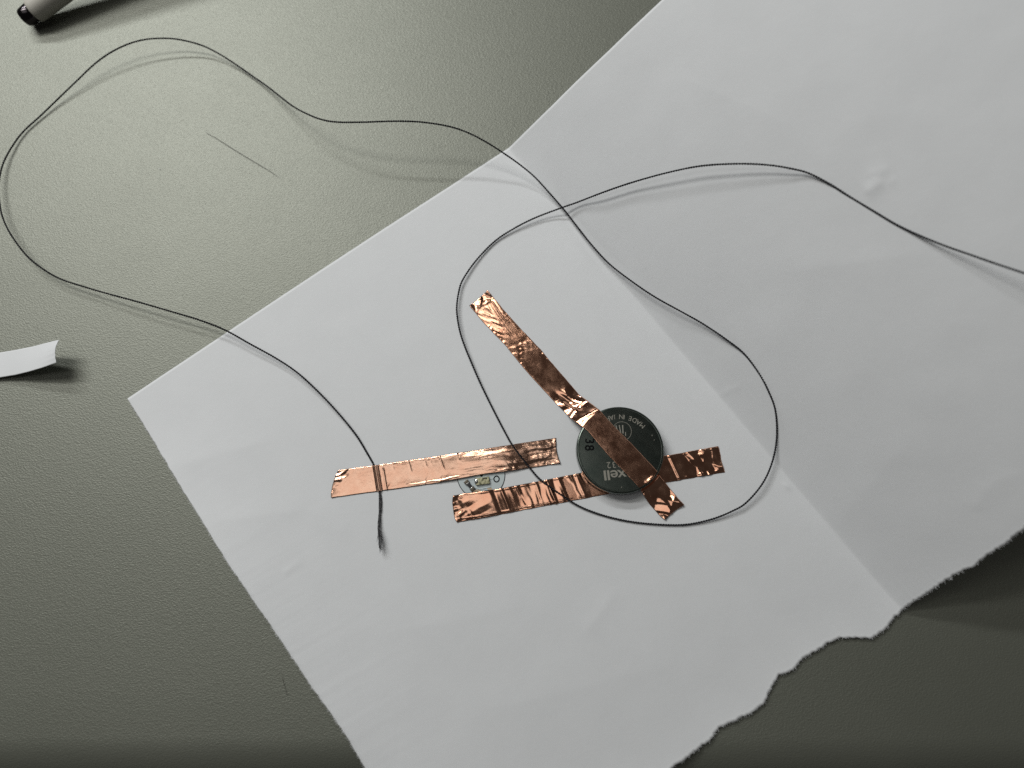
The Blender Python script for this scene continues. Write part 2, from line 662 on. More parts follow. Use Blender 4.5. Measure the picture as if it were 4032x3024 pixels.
def build_tape(name, A, B, base, wrinkle, m, label, end0=None, end1=None, jag=0.06, seed=1, parts=None):
    """A, B: pixel outlines of the two long edges; base(s,t)->height of the tape in mm above the paper,
    wrinkle(s,t)->extra relief in mm; s runs along the tape in mm, t across from A (0) to B (1)."""
    PA, PB = resample(A, 400), resample(B, 400)
    w0 = np.array([Hs(*q) for q in 0.5 * (PA[::20] + PB[::20])])
    L = np.sum(np.linalg.norm(np.diff(w0, axis=0), axis=1)) * 1000
    Wd = np.linalg.norm(Hs(*PA[200]) - Hs(*PB[200])) * 1000
    ns, nt = int(L / TAPE_STEP), int(Wd / TAPE_STEP) + 2
    sv = np.linspace(0, 1, ns)
    tv = np.linspace(0, 1, nt)
    S = np.repeat(sv[:, None], nt, 1)
    T = np.repeat(tv[None, :], ns, 0)
    # shape of the two cut ends (mm along the tape) and a slightly ragged slit edge
    e0 = (end0(tv) if end0 else 0 * tv) + jag * fbm(tv * 9, 0.5, seed + 3, 3)
    e1 = (end1(tv) if end1 else 0 * tv) + jag * fbm(tv * 9, 7.5, seed + 4, 3)
    SM = S * L
    SM = SM + e0[None, :] * np.clip(1 - SM / 6.0, 0, 1) + e1[None, :] * np.clip(1 - (L - SM) / 6.0, 0, 1)
    edge = 0.075 * fbm(sv * L / 1.1, 3.5, seed + 9, 3)
    edge2 = 0.075 * fbm(sv * L / 1.1, 8.5, seed + 10, 3)
    TT = T + (edge[:, None] * (1 - T) ** 6 + edge2[:, None] * T ** 6) / Wd
    u = SM / L
    def samp(PX, k):
        dx = np.interp(u, np.linspace(0, 1, 400), PX[:, k])
        d0, d1 = PX[1, k] - PX[0, k], PX[-1, k] - PX[-2, k]
        dx = np.where(u < 0, PX[0, k] + d0 * u * 399, dx)
        return np.where(u > 1, PX[-1, k] + d1 * (u - 1) * 399, dx)
    PX = samp(PA, 0) * (1 - TT) + samp(PB, 0) * TT
    PY = samp(PA, 1) * (1 - TT) + samp(PB, 1) * TT
    hb = base(SM, T, L, Wd, PX, PY)
    V = np.zeros((ns, nt, 3))
    dx = (PX - 2016.0)[..., None]; dy = (PY - 1512.0)[..., None]
    D = FWD * FPX + RIGHT * dx - UP * dy
    z = PAPER_Z + hb * MM
    t = ((z - CAM[2]) / D[..., 2])[..., None]
    V = CAM + D * t
    V[..., 2] += wrinkle(SM, T, L, Wd) * MM
    rc = np.random.RandomState(seed)
    for cs, ct in ((0, 0), (0, 1), (L, 0), (L, 1)):          # corners lifting a little
        dc = np.hypot(SM - cs, (T - ct) * Wd)
        V[..., 2] += rc.uniform(0.05, 0.25) * MM * np.clip(1 - dc / rc.uniform(1.3, 2.4), 0, 1) ** 1.5
    ck = cockle(V[..., 0], V[..., 1])
    V[..., 2] = np.maximum(V[..., 2] + ck * (hb < 1.5), PAPER_Z + ck + 0.00008)
    Vt = V.reshape(-1, 3)
    N = len(Vt)
    lo = Vt.copy(); lo[:, 2] -= 0.00005
    F = [tuple(q) for q in grid_faces(ns, nt)]
    F2 = [(a + N, d + N, c + N, b + N) for a, b, c, d in F]
    rim = [i * nt for i in range(ns)] + [(ns - 1) * nt + j for j in range(1, nt)] \
        + [i * nt + nt - 1 for i in range(ns - 2, -1, -1)] + [j for j in range(nt - 2, 0, -1)]
    R = [(rim[k], rim[(k + 1) % len(rim)], rim[(k + 1) % len(rim)] + N, rim[k] + N) for k in range(len(rim))]
    o = obj(name, np.concatenate([Vt, lo]), F + F2 + R, m, smooth=True, label=label, cat='copper tape')
    bm = bmesh.new(); bm.from_mesh(o.data)
    bmesh.ops.recalc_face_normals(bm, faces=bm.faces)
    bm.to_mesh(o.data); bm.free()
    return o


def crumple(x, y, lam, seed):
    """facetted crumpling: folded creases in several directions"""
    rng = np.random.RandomState(seed)
    z = 0
    wx = 0.7 * lam * fbm(x / lam / 1.7, y / lam / 1.7, seed, 2)
    wy = 0.7 * lam * fbm(x / lam / 1.7, y / lam / 1.7 + 40, seed + 5, 2)
    for k in range(5):
        a = rng.uniform(0, math.pi)
        l = lam * rng.uniform(0.8, 2.0)
        z = z + tri(((x + wx) * math.cos(a) + (y + wy) * math.sin(a)) / l + rng.uniform(0, 1)) * l * 0.30
    return z


def ridge(s, c, w):
    return np.exp(-((s - c) / w) ** 2)


# coin cell, board placing (needed for the drape of the tapes)
COIN_PX = (2442.5, 1771.0)
COIN_H = 3.2
COIN_BASE = 0.22
COIN_TOP_Z = PAPER_Z + (COIN_BASE + COIN_H) * MM
COIN_C = P(*COIN_PX, COIN_TOP_Z)
COIN_R = 0.0100
PCB_T = 0.26
PCB_TOP_Z = PAPER_Z + PCB_T * MM
PCB_C = P(1894, 1869, PCB_TOP_Z)
PCB_R = 0.00548


def pcb_drape(PX, PY, soft):
    """height of the tape where it rides over the round board"""
    d = FWD * FPX + RIGHT * (PX - 2016.0)[..., None] - UP * (PY - 1512.0)[..., None]
    t = ((PCB_TOP_Z - CAM[2]) / d[..., 2])[..., None]
    w = CAM + d * t
    r = np.hypot(w[..., 0] - PCB_C[0], w[..., 1] - PCB_C[1]) * 1000
    return (PCB_T + 0.10) * (1 - sstep(PCB_R * 1000 + 0.35, PCB_R * 1000 + 0.35 + soft, r))


# --- long upper tape holding the frayed thread end
A_UP = [(1332, 1852), (1476, 1832), (1729, 1795), (1973, 1757), (2190, 1724)]
B_UP = [(1301, 1961), (1494, 1934), (1702, 1905), (1894, 1869), (1996, 1856), (2206, 1824)]


def base_up(s, t, L, W, PX, PY):
    h = 0.12 + pcb_drape(PX, PY, 7.0) * 1.0
    xt = 1478 + 17 * t                        # the thread runs under here
    d = (PX - xt) / 17.15
    h = h + 0.58 * np.exp(-np.abs(d / 0.42) ** 2.5) + 0.10 * np.exp(-((d - 1.6) / 0.22) ** 2) * sstep(0, .3, t)
    return h


def wr_up(s, t, L, W):
    y = t * W
    left = 1 - sstep(18, 26, s)
    z = 0.007 * fbm(s / 0.8, y / 0.8, 61, 4)
    # fine transverse nicks from the upper edge
    for c, l_, a in ((12.5, .35, .05), (16.2, .5, .07), (19.8, .4, .05), (23.3, .6, .09), (27.2, .35, .06), (21.0, .3, .04)):
        z = z + a * ridge(s - 0.4 * y, c - 0.2, 0.16) * (1 - sstep(l_ * 0.7, l_ * 1.2, t))
    for c, l_, a in ((22.2, .35, .05), (25.6, .3, .05), (14.2, .3, .04)):
        z = z + a * ridge(s + 0.3 * y, c, 0.14) * sstep(1 - l_, 1 - l_ * .4, t)
    # long creases running with the tape towards the right end
    k = sstep(24, 33, s)
    wy = y + 0.9 * fbm(s / 6, y / 5, 66, 3)
    z = z + k * (0.20 * vnoise(s / 11, wy / 1.3, 67) + 0.06 * vnoise(s / 6, wy / 0.55, 68))
    z = z + k * 0.016 * ((0.5 * W) ** 2 - (y - 0.55 * W + 0.5 * fbm(s / 5, 2.0, 77, 2)) ** 2) + 0.05 * sstep(.72, 1, t + 0.2 * fbm(s / 3, 4, 75, 3)) * sstep(8, 22, s)
    # rolled ridges along both slit edges
    for c, a in ((0.35, .07), (0.62, .05)):
        z = z + a * np.exp(-((y - c - 0.25 * fbm(s / 4, 3, 71, 3)) / 0.10) ** 2) * sstep(6, 12, s) * sstep(-.25, .25, fbm(s / 3.0, c * 9, 73, 3))
    z = z + 0.07 * np.exp(-((y - W + 0.5 + 0.35 * fbm(s / 3, 5, 72, 3)) / 0.14) ** 2) * sstep(8, 24, s) * sstep(-.3, .2, fbm(s / 2.5, 8, 74, 3))
    # crumpled ends
    z = z + 0.20 * crumple(s, y, 1.6, 7) * (1 - sstep(1.2, 3.2, s + 0.7 * (y - 1)))
    z = z + 0.05 * crumple(s * 0.8, y * 1.5, 0.9, 9) * sstep(L - 7, L - 3, s)
    z = z + 0.10 * crumple(s, y, 1.2, 13) * ridge(s, 39.5, 1.3) * sstep(.45, .8, t)
    return z + 0.05


build_tape('copper_tape', A_UP, B_UP, base_up, wr_up, M_COPPER,
           'long copper foil tape with slanted end, pinning the frayed thread tip to the paper',
           end0=lambda t: 0.9 * (t - 0.45) ** 2 * 2 - 0.35, end1=lambda t: -0.35 * np.sin(t * math.pi), seed=100)

# --- lower tape running under the coin cell
A_LO = [(1779, 1952), (1838, 1942), (1973, 1923), (2131, 1893), (2296, 1860), (2450, 1829), (2615, 1796), (2727, 1775), (2826, 1757)]
B_LO = [(1793, 2058), (1950, 2030), (2136, 1994), (2381, 1948), (2500, 1926), (2615, 1902), (2704, 1886), (2853, 1860)]


def base_lo(s, t, L, W, PX, PY):
    h = 0.08 + pcb_drape(PX, PY, 7.0)
    return h


def wr_lo(s, t, L, W):
    y = t * W
    z = 0.006 * fbm(s / 0.9, y / 0.9, 161, 4)
    # comb of transverse wrinkles between the board and the coin
    k = sstep(9, 13, s) * (1 - sstep(31, 36, s))
    ss = s - 0.22 * y + 0.6 * fbm(s / 2.5, y / 4, 163, 2)
    am = 0.55 + 0.75 * sstep(16, 22, s) + 0.25 * np.abs(2 * t - 1)
    z = z + k * am * (0.13 * vnoise(ss / 0.66, y / 4.5, 164) + 0.03 * vnoise(ss / 0.4, y / 3.0, 165) + 0.10 * vnoise(ss / 2.6, y / 6, 166))
    for c, a, w in ((21.3, .22, .30), (9.4, -.16, .7), (11.0, .10, .3), (49.0, .13, .25), (44.2, .14, .4)):
        z = z + a * ridge(s - 0.2 * y, c, w)
    # folds fanning from the left end over the board
    z = z + 0.12 * np.abs(tri((s * 0.30 + y * 0.8) / 4.6)) * (1 - sstep(7, 9, s))
    z = z + 0.12 * crumple(s, y, 1.7, 23) * (1 - sstep(1.0, 3.5, s))
    z = z + 0.06 * np.exp(-((y - W + 0.6 + 0.2 * fbm(s / 3, 5, 172, 2)) / 0.12) ** 2)
    z = z + 0.05 * np.exp(-((y - 0.35) / 0.11) ** 2)
    z = z + 0.06 * vnoise((s - .4 * y) / 0.5, y / 3, 167) * (1 - sstep(5, 8, s)) * sstep(.55, .8, t)
    # crumpled right end
    z = z + 0.26 * crumple(s, y, 2.4, 27) * sstep(L - 9.5, L - 4, s)
    z = z + 0.05 * crumple(s, y, 1.2, 29) * sstep(L - 14, L - 9, s) * (np.abs(2 * t - 1) > .7)
    cover = sstep(28.5, 30.5, s) * (1 - sstep(42.0, 43.6, s))   # pressed flat under the cell
    return z * (1 - cover) + 0.04 * (1 - cover)


build_tape('copper_tape', A_LO, B_LO, base_lo, wr_lo, M_COPPER_B,
           'wrinkled copper foil tape running from the white round board under the coin cell',
           end0=lambda t: 0.5 * (2 * t - 1) ** 4 - 0.1, end1=lambda t: 0.12 * np.sin(t * 7), seed=200)

# --- diagonal tape over the top of the coin cell
A_DI = [(1921, 1146), (1989, 1227), (2044, 1288), (2134, 1382), (2163, 1418), (2235, 1501), (2279, 1552), (2361, 1615), (2412, 1673),
        (2485, 1746), (2592, 1860), (2600, 1877), (2637, 1921), (2662, 1954), (2693, 1988)]
B_DI = [(1849, 1205), (1903, 1270), (1989, 1360), (2062, 1451), (2134, 1530), (2188, 1588), (2242, 1642), (2314, 1697), (2388, 1785),
        (2450, 1850), (2519, 1923), (2535, 1954), (2550, 1977), (2600, 2033), (2617, 2046)]


def base_di(s, t, L, W, PX, PY):
    top = COIN_BASE + COIN_H + 0.09
    # where the tape centre meets the rim of the cell, in the picture of the top face
    r = np.hypot(PX - COIN_PX[0], PY - COIN_PX[1]) / 171.0
    before = PX + PY < sum(COIN_PX)
    ramp_up = top - (top - 0.15) * sstep(0, 1, (r - 0.985) / 0.66)
    ramp_dn = top - (top - 0.25) * sstep(0, 1, (r - 0.975) / 0.11)
    return np.where(r < 0.975, top, np.where(before, ramp_up, ramp_dn))


def wr_di(s, t, L, W):
    y = t * W
    z = 0.004 * fbm(s / 0.9, y / 0.9, 261, 4)
    # feathered creases at the free end
    k = (1 - sstep(10.0, 13.0, s)) * sstep(1.5, 3.0, s)
    z = z + k * (0.035 * vnoise((s * 0.55 + y) / 0.55, (s - y) / 4, 262) * sstep(.4, .5, t) + 0.05 * vnoise((y - 0.12 * s) / 0.3, s / 5, 263) * (1 - sstep(.45, .6, t)))
    z = z + 0.15 * crumple(s, y, 1.9, 43) * (1 - sstep(0.8, 2.6, s))
    # small dimples in the middle stretch and nibbled edges
    d = sstep(12, 15, s) * (1 - sstep(24, 28, s))
    z = z + d * 0.04 * crumple(s, y, 1.0, 47) * (1 - sstep(14.5, 18, s))
    e = np.exp(-(y / 0.5) ** 2) + np.exp(-((W - y) / 0.5) ** 2)
    z = z + 0.05 * e * crumple(s, y * .5, 0.8, 53) * (1 - sstep(36, 42, s)) * sstep(-.1, .35, fbm(s / 2.2, t * 3, 54, 2))
    # buckles where it leaves the paper and climbs on the cell
    b = ridge(s, 31.8, 2.6)
    z = z + 0.26 * b * crumple(s, y, 3.4, 57)
    z = z + 0.10 * ridge(s + 0.2 * y, 36.6, 0.22)
    # lower tip, stuck down in folds
    q = sstep(L - 10, L - 8, s)
    z = z + 0.20 * q * crumple(s, y, 4.2, 63)
    return z + 0.04 * q


build_tape('copper_tape', A_DI, B_DI, base_di, wr_di, M_COPPER_B,
           'copper foil tape laid diagonally across the top of the coin cell', seed=300,
           end0=lambda t: 0.12 * np.sin(t * 3) - 0.1, end1=lambda t: -0.15 * np.sin(t * math.pi))

# ------------------------------------------------------------------ lettering


def glyph(ch, size, bold=0.0, sx=1.0):
    cu = bpy.data.curves.new('glyph', 'FONT')
    cu.body = ch
    cu.size = 1.0
    cu.align_x = 'CENTER'
    cu.align_y = 'CENTER'
    cu.offset = bold
    cu.fill_mode = 'FRONT'
    ob = bpy.data.objects.new('glyph', cu)
    COL.objects.link(ob)
    bpy.context.view_layer.update()
    me = bpy.data.meshes.new_from_object(ob.evaluated_get(bpy.context.evaluated_depsgraph_get()))
    v = np.array([x.co[:] for x in me.vertices])
    f = [tuple(p.vertices) for p in me.polygons]
    bpy.data.objects.remove(ob)
    bpy.data.curves.remove(cu)
    bpy.data.meshes.remove(me)
    mn, mx_ = v.min(0), v.max(0)
    v = v - (mn + mx_) / 2
    v = v * size / (mx_[1] - mn[1])
    v[:, 0] *= sx
    return v, f


def plate(v, f, thick):
    """give flat lettering a real thickness"""
    v = np.asarray(v, float)
    n = len(v)
    from collections import Counter
    ed = Counter()
    dirn = {}
    for q in f:
        for a, b in zip(q, q[1:] + q[:1]):
            k = (min(a, b), max(a, b))
            ed[k] += 1
            dirn[k] = (a, b)
    lo = v.copy(); lo[:, 2] -= thick
    F = list(f) + [tuple(i + n for i in q[::-1]) for q in f]
    for k, c in ed.items():
        if c == 1:
            a, b = dirn[k]
            F.append((b, a, a + n, b + n))
    return np.concatenate([v, lo]), F


# ------------------------------------------------------------------ coin cell


def build_coin():
    base = np.array([COIN_C[0], COIN_C[1], PAPER_Z + COIN_BASE * MM])
    c = empty('coin_cell', base, 'round silver coin cell battery with engraved lettering on crossed copper tapes', 'battery')
    H, R = COIN_H * MM, COIN_R
    prof = [(0, H), (R * 0.3, H), (R * 0.6, H), (R * 0.8, H), (R * 0.92, H), (R * 0.938, H), (R * 0.947, H), (R * 0.957, H + 0.00002), (R * 0.966, H + 0.00001)]
    for k in range(1, 9):
        a = math.pi / 2 * k / 8
        prof.append((R - 0.00034 + 0.00034 * math.sin(a), H - 0.00034 + 0.00034 * math.cos(a)))
    prof += [(R, 0.0007), (R * 0.992, 0.00045), (R * 0.97, 0.00030), (R * 0.93, 0.00030), (R * 0.93, 0.0006), (0, 0.0006)]
    v, f = lathe(prof, 160)
    obj('can', v + base, f, M_STEEL, c)
    v, f = lathe([(0, 0.00058), (R * 0.925, 0.00058), (R * 0.925, 0.00022), (R * 0.89, 0.00016), (0, 0.00016)], 96)
    obj('gasket', v + base, f, M_GASKET, c)
    v, f = lathe([(0, 0.00056), (R * 0.88, 0.00056), (R * 0.88, 0.0001), (R * 0.86, 0.0), (0, 0.0)], 96)
    obj('negative_cap', v + base, f, M_STEEL, c)

    zt = COIN_TOP_Z + 0.000012

    def zpx(x, y):                         # positions read on the enlarged view of the cell
        return P(2200 + x / 4.148, 1550 + y / 4.148, zt)

    # MADE IN JAPAN round the rim
    L = []
    for ch, a in zip('MADEINJAPAN', (47, 55.3, 63, 71.2, 81.5, 86.6, 97.8, 103.6, 110, 117, 124)):
        v, f = glyph(ch, 0.00105, 0.0)
        th = math.radians(a)
        L.append((xform(v, (COIN_C[0] + 0.00765 * math.cos(th), COIN_C[1] + 0.00765 * math.sin(th), zt), th + math.pi / 2), f))
    v, f = plate(*merge(L), 0.00003)
    obj('origin_lettering', v, f, M_ETCH, c, smooth=False, label='small engraved MADE IN JAPAN round the rim')
    # wordmark and size code, upside down in the picture
    rot = math.radians(186)
    L = []
    for ch, x, y, h, sx in (('l', 757, 1336, 0.00225, 1.5), ('l', 814, 1332, 0.00225, 1.5), ('e', 905, 1308, 0.00165, 1.15),
                            ('x', 1030, 1300, 0.00165, 1.1), ('a', 1150, 1285, 0.00165, 1.1), ('m', 1310, 1265, 0.00165, 1.0)):
        v, f = glyph(ch, h, 0.008, sx)
        L.append((xform(v, zpx(x, y), rot), f))
    v, f = plate(*merge(L), 0.00003)
    obj('brand_lettering', v, f, M_ETCH, c, smooth=False, label='bold engraved maker name, half hidden by the tape')
    L = []
    for ch, x, y in (('2', 818, 1168), ('3', 906, 1162), ('0', 992, 1154), ('2', 1078, 1146), ('R', 1172, 1136), ('C', 1268, 1126)):
        v, f = glyph(ch, 0.00140, -0.004, 1.0)
        L.append((xform(v, zpx(x, y), rot), f))
    v, f = plate(*merge(L), 0.00003)
    obj('size_code_lettering', v, f, M_ETCH, c, smooth=False, label='engraved size code ending in 32')
    # ringed emblem
    q = []
    n = 72
    cc = zpx(1032, 612)
    for r in (0.00222, 0.00213):
        q += [(cc[0] + r * math.cos(2 * math.pi * k / n), cc[1] + r * math.sin(2 * math.pi * k / n), zt) for k in range(n)]
    rf = [(k, (k + 1) % n, n + (k + 1) % n, n + k) for k in range(n)]
    L = [(np.array(q), rf)]

    def bar(x0, y0, x1, y1, w):
        a, b = zpx(x0, y0), zpx(x1, y1)
        t = (b - a) / np.linalg.norm(b - a)
        s = np.array([-t[1], t[0], 0]) * w / 2
        return (np.array([a + s, a - s, b - s, b + s]), [(0, 1, 2, 3)])

    for args in ((1043, 512, 1050, 650, .00026), (988, 515, 1012, 640, .00022), (1090, 628, 1092, 690, .00018),
                 (935, 518, 965, 640, .00022), (905, 560, 925, 640, .0002)):
        L.append(bar(*args))
    v, f = plate(*merge(L), 0.00003)
    obj('ring_emblem', v, f, M_ETCH, c, smooth=False, label='engraved emblem of upright strokes in a ring')
    # black inked date code
    L = []
    for ch, x, y, in (('3', 2322.4, 1736.5), ('8', 2321.5, 1763.5)):
        v, f = glyph(ch, 0.00215, 0.02, 0.95)
        L.append((xform(v, P(x, y, zt), -math.pi / 2), f))
    v, f = plate(*merge(L), 0.00003)
    obj('date_code', v, f, M_INK, c, smooth=False, label='black printed 38')
    # two bright nicks in the steel
    L = []
    for x0, y0, x1, y1 in ((1522, 695, 1528, 670), (1556, 765, 1562, 748), (1020, 1540, 1034, 1518)):
        L.append(bar(x0, y0, x1, y1, 0.00010))
    v, f = plate(*merge(L), 0.00003)
    obj('scratch', v, f, M_ETCH, c, smooth=False)


build_coin()

# ------------------------------------------------------------------ round LED board


def build_board():
    b = empty('led_board', (PCB_C[0], PCB_C[1], PAPER_Z), 'small round white circuit board with one LED, held by copper tapes', 'circuit board')
    base = np.array([PCB_C[0], PCB_C[1], PAPER_Z])
    T, R = PCB_T * MM, PCB_R
    v, f = lathe([(0, T), (R * .5, T), (R - 0.00004, T), (R - 0.00004, T - 0.00008), (R - 0.00004, 0.0), (0, 0)], 128)
    obj('board', v + base, f, M_PCB, b, smooth=False)
    v, f = lathe([(R - 0.00006, T - 0.00002), (R + 0.00014, T - 0.00006), (R + 0.00014, 0.00001), (R - 0.00006, 0.00001)], 128)
    obj('board_edge', v + base, f, M_PCBEDGE, b, smooth=False)

    def zp(x, y, z):
        return P(1780 + x / 9.217, 1830 + y / 9.217, PCB_TOP_Z + z)

    # LED: ceramic base, phosphor window, terminals, solder fillet
    rz = math.radians(7.5)
    led = bevel_box(0.0032, 0.0016, 0.0006, 0.00010)
    lo = obj('led', xform(led[0], zp(1105, 588, 0.0003), rz), led[1], M_LED, b, label='pale yellow surface mount LED')
    for sgn, dx, ww in ((1, 0.00132, 0.0006),):
        tb = bevel_box(ww, 0.00166, 0.00054, 0.00008)
        p = zp(1105, 588, 0.00029)
        obj('terminal', xform(tb[0], p + np.array([math.cos(rz), math.sin(rz), 0]) * dx, rz), tb[1], M_TERMINAL, lo)
    tb = bevel_box(0.0011, 0.0003, 0.0003, 0.00008)
    obj('terminal', xform(tb[0], zp(1180, 490, 0.00055), rz), tb[1], M_TERMINAL, lo)
    bm = bmesh.new()
    bmesh.ops.create_uvsphere(bm, u_segments=24, v_segments=14, radius=1.0)
    sv = np.array([x.co[:] for x in bm.verts]) * np.array([0.00052, 0.00082, 0.00062])
    bm.verts.index_update()
    sf = [tuple(x.index for x in q.verts) for q in bm.faces]
    bm.free()
    sv = sv + 0.00008 * np.stack([fbm(sv[:, 0] * 2500, sv[:, 1] * 2500 + sv[:, 2] * 1800, 5)] * 3, 1)
    obj('solder_fillet', xform(sv, zp(885, 612, 0.00015), rz), sf, M_SOLDER, lo)
    # resistor
    rr = math.radians(-48)
    ax = np.array([math.cos(rr), math.sin(rr), 0])
    rb = bevel_box(0.00150, 0.00080, 0.00045, 0.00005)
    ro = obj('resistor', xform(rb[0], zp(636, 752, 0.00026), rr), rb[1], M_RESIST, b, label='tiny black chip resistor')
    for sgn in (-1, 1):
        tb = bevel_box(0.00084, 0.00112, 0.00046, 0.00007)
        obj('terminal', xform(tb[0], zp(636, 752, 0.00026) + ax * sgn * 0.00102, rr), tb[1], M_TERMINAL, ro)
        gl = bevel_box(0.00010, 0.0008, 0.00006, 0.00002)
        obj('solder_line', xform(gl[0], zp(636, 752, 0.00049) + ax * sgn * 0.00068, rr), gl[1], M_SOLDER, ro)
    # printed ring, dash, hole mark
    n = 48
    cc = zp(1615, 518, 0.000012)
    q = []
    for rx, ry in ((0.00074, 0.00081), (0.00047, 0.00053)):
        q += [(cc[0] + rx * math.cos(2 * math.pi * k / n), cc[1] + ry * math.sin(2 * math.pi * k / n), cc[2]) for k in range(n)]
    rf = [(k, (k + 1) % n, n + (k + 1) % n, n + k) for k in range(n)]
    v, f = plate(np.array(q), rf, 0.00002)
    obj('printed_ring', v, f, M_INK, b, smooth=False, label='black printed O')

    def blob(x, y, rx, ry, rot, m, name, seed):
        c = zp(x, y, 0.000014)
        a = np.linspace(0, 2 * math.pi, 28, endpoint=False)
        r = 1 + 0.5 * fbm(np.cos(a) * 1.5 + 5, np.sin(a) * 1.5, seed, 3)
        v = np.stack([rx * r * np.cos(a), ry * r * np.sin(a), 0 * a], 1)
        v = xform(v, c, rot)
        v, f = plate(v, [tuple(range(28))], 0.00002)
        return obj(name, v, f, m, b, smooth=False)

    blob(1148, 866, 0.00044, 0.00012, 0.05, M_INK, 'printed_dash', 3)
    blob(1068, 385, 0.00036, 0.00028, 0.3, M_INK, 'plated_hole', 9)
    blob(905, 950, 0.0009, 0.00030, 0.2, M_PAD, 'solder_pad', 4)
    blob(1370, 872, 0.0006, 0.00028, -0.1, M_PAD, 'solder_pad', 6)
    # raised tracks under the mask
    for pts in ([(600, 545), (800, 530)], [(1350, 520), (1500, 500)], [(1030, 455), (1010, 380)], [(800, 830), (1000, 890), (1250, 840), (1420, 800)]):
        pth = resample([zp(x, y, -0.00005) for x, y in pts], 14)
        v, f = tube(pth, 0.00014, 8)
        obj('copper_track', v, f, M_PCB, b)


build_board()

# ------------------------------------------------------------------ conductive thread
TH = [  # pixel x, pixel y, height above paper or table in mm
    (4420, 1200, 7), (4200, 1132, 6), (4032, 1075.5, 4.6), (3920, 1038, 3.6), (3823, 1004, 2.6), (3730, 971.5, 1.7), (3628, 930.5, 0.9), (3530, 884.4, 0.4),
    (3443, 833, 0.32), (3341, 771.6, 0.35), (3269, 725.5, 0.6), (3187, 683.4, 1.3), (3120, 665, 2.0), (3023, 649.6, 2.8), (2900, 645, 3.5),
    (2759.5, 653.7, 3.9), (2624, 680.8, 3.7), (2488, 718.8, 3.2), (2379.8, 755.7, 2.7), (2271, 797.5, 2.1), (2211.6, 818, 1.75), (2108.5, 857, 1.4),
    (2027, 898, 1.0), (1948, 950, 0.7), (1875, 1025, 0.9), (1823, 1100, 1.1), (1806.7, 1147, 1.2), (1798.4, 1205, 1.3), (1801, 1252, 1.4), (1812, 1310, 1.4),
    (1830, 1364, 1.3), (1852, 1418, 1.1), (1888, 1501.5, 0.9), (1931.5, 1592, 0.7), (1985.7, 1697, 0.7), (2018.5, 1754, 0.8), (2086, 1842, 0.8),
    (2131.6, 1892, 0.75), (2207.7, 1947, 0.7), (2265, 1984.6, 0.6), (2323, 2011.5, 0.5), (2400, 2036.5, 0.4), (2496, 2055.8, 0.4), (2611.5, 2066, 0.4), (2707.7, 2064.6, 0.45),
    (2804, 2044, 0.7), (2881, 2013.5, 1.1), (2938.5, 1979, 1.5), (3003, 1903, 1.9), (3041.9, 1815, 1.6), (3058.8, 1719, 0.8), (3053, 1615.7, 0.35),
    (3027, 1542, 0.32), (2990, 1471.8, 0.35), (2931, 1394, 0.45), (2857.4, 1335.3, 0.9), (2768.9, 1276, 1.5), (2695, 1234, 2.0), (2584.5, 1173, 2.2),
    (2496, 1114, 2.0), (2400, 1040, 1.6), (2330, 965, 1.4), (2276.7, 898, 1.2), (2233, 841, 1.0), (2211.6, 815, 1.05), (2162.7, 759.5, 1.8), (2108.5, 700, 3.0), (2054, 653.7, 4.2),
    (2000, 614.7, 5.5), (1922, 564, 7.3), (1841, 522, 8.8), (1759.5, 496, 9.8), (1651, 480, 10.3), (1542.5, 477.4, 10.3), (1434, 481, 9.6), (1325.5, 480.7, 7.9),
    (1260, 469, 6.3), (1200.7, 444.9, 4.8), (1152, 417.7, 3.4), (1108.5, 385, 2.2), (1054, 341.8, 1.1), (1000, 303.8, 0.5), (922, 249.6, 0.8), (851.7, 206, 1.5),
    (786.6, 176, 2.3), (705, 155.7, 3.0), (640, 150.8, 3.5), (569.6, 156, 3.7), (504.5, 173.6, 3.6), (434, 207.8, 3.2), (369, 255, 2.5), (303.8, 317, 1.7),
    (233, 385, 0.9), (162.7, 453, 0.4), (92, 518, 0.35), (48.8, 575, 0.6), (16, 634.7, 0.9), (0, 689, 1.2), (-6, 750, 1.5), (0, 812, 1.8), (8.4, 850, 2.0), (25, 892, 2.2),
    (55, 943, 2.3), (97, 998, 2.3), (139, 1038, 2.2), (198, 1078, 2.1), (253, 1104.6, 2.1), (316.5, 1125, 2.2), (400, 1150, 2.5), (547, 1190, 3.0), (674, 1227, 3.0), (784, 1260, 2.8),
    (886, 1300, 2.5), (983.6, 1354, 2.2), (1086.6, 1411, 1.9), (1168, 1465.5, 1.8), (1249, 1538.7, 1.6), (1330.8, 1625.5, 1.2), (1401, 1712, 0.8), (1444.7, 1783, 0.5),
    (1471.8, 1831.6, 0.32), (1484, 1868, 0.26), (1491, 1900, 0.26), (1494, 1936, 0.30), (1495.5, 1980, 0.5)]


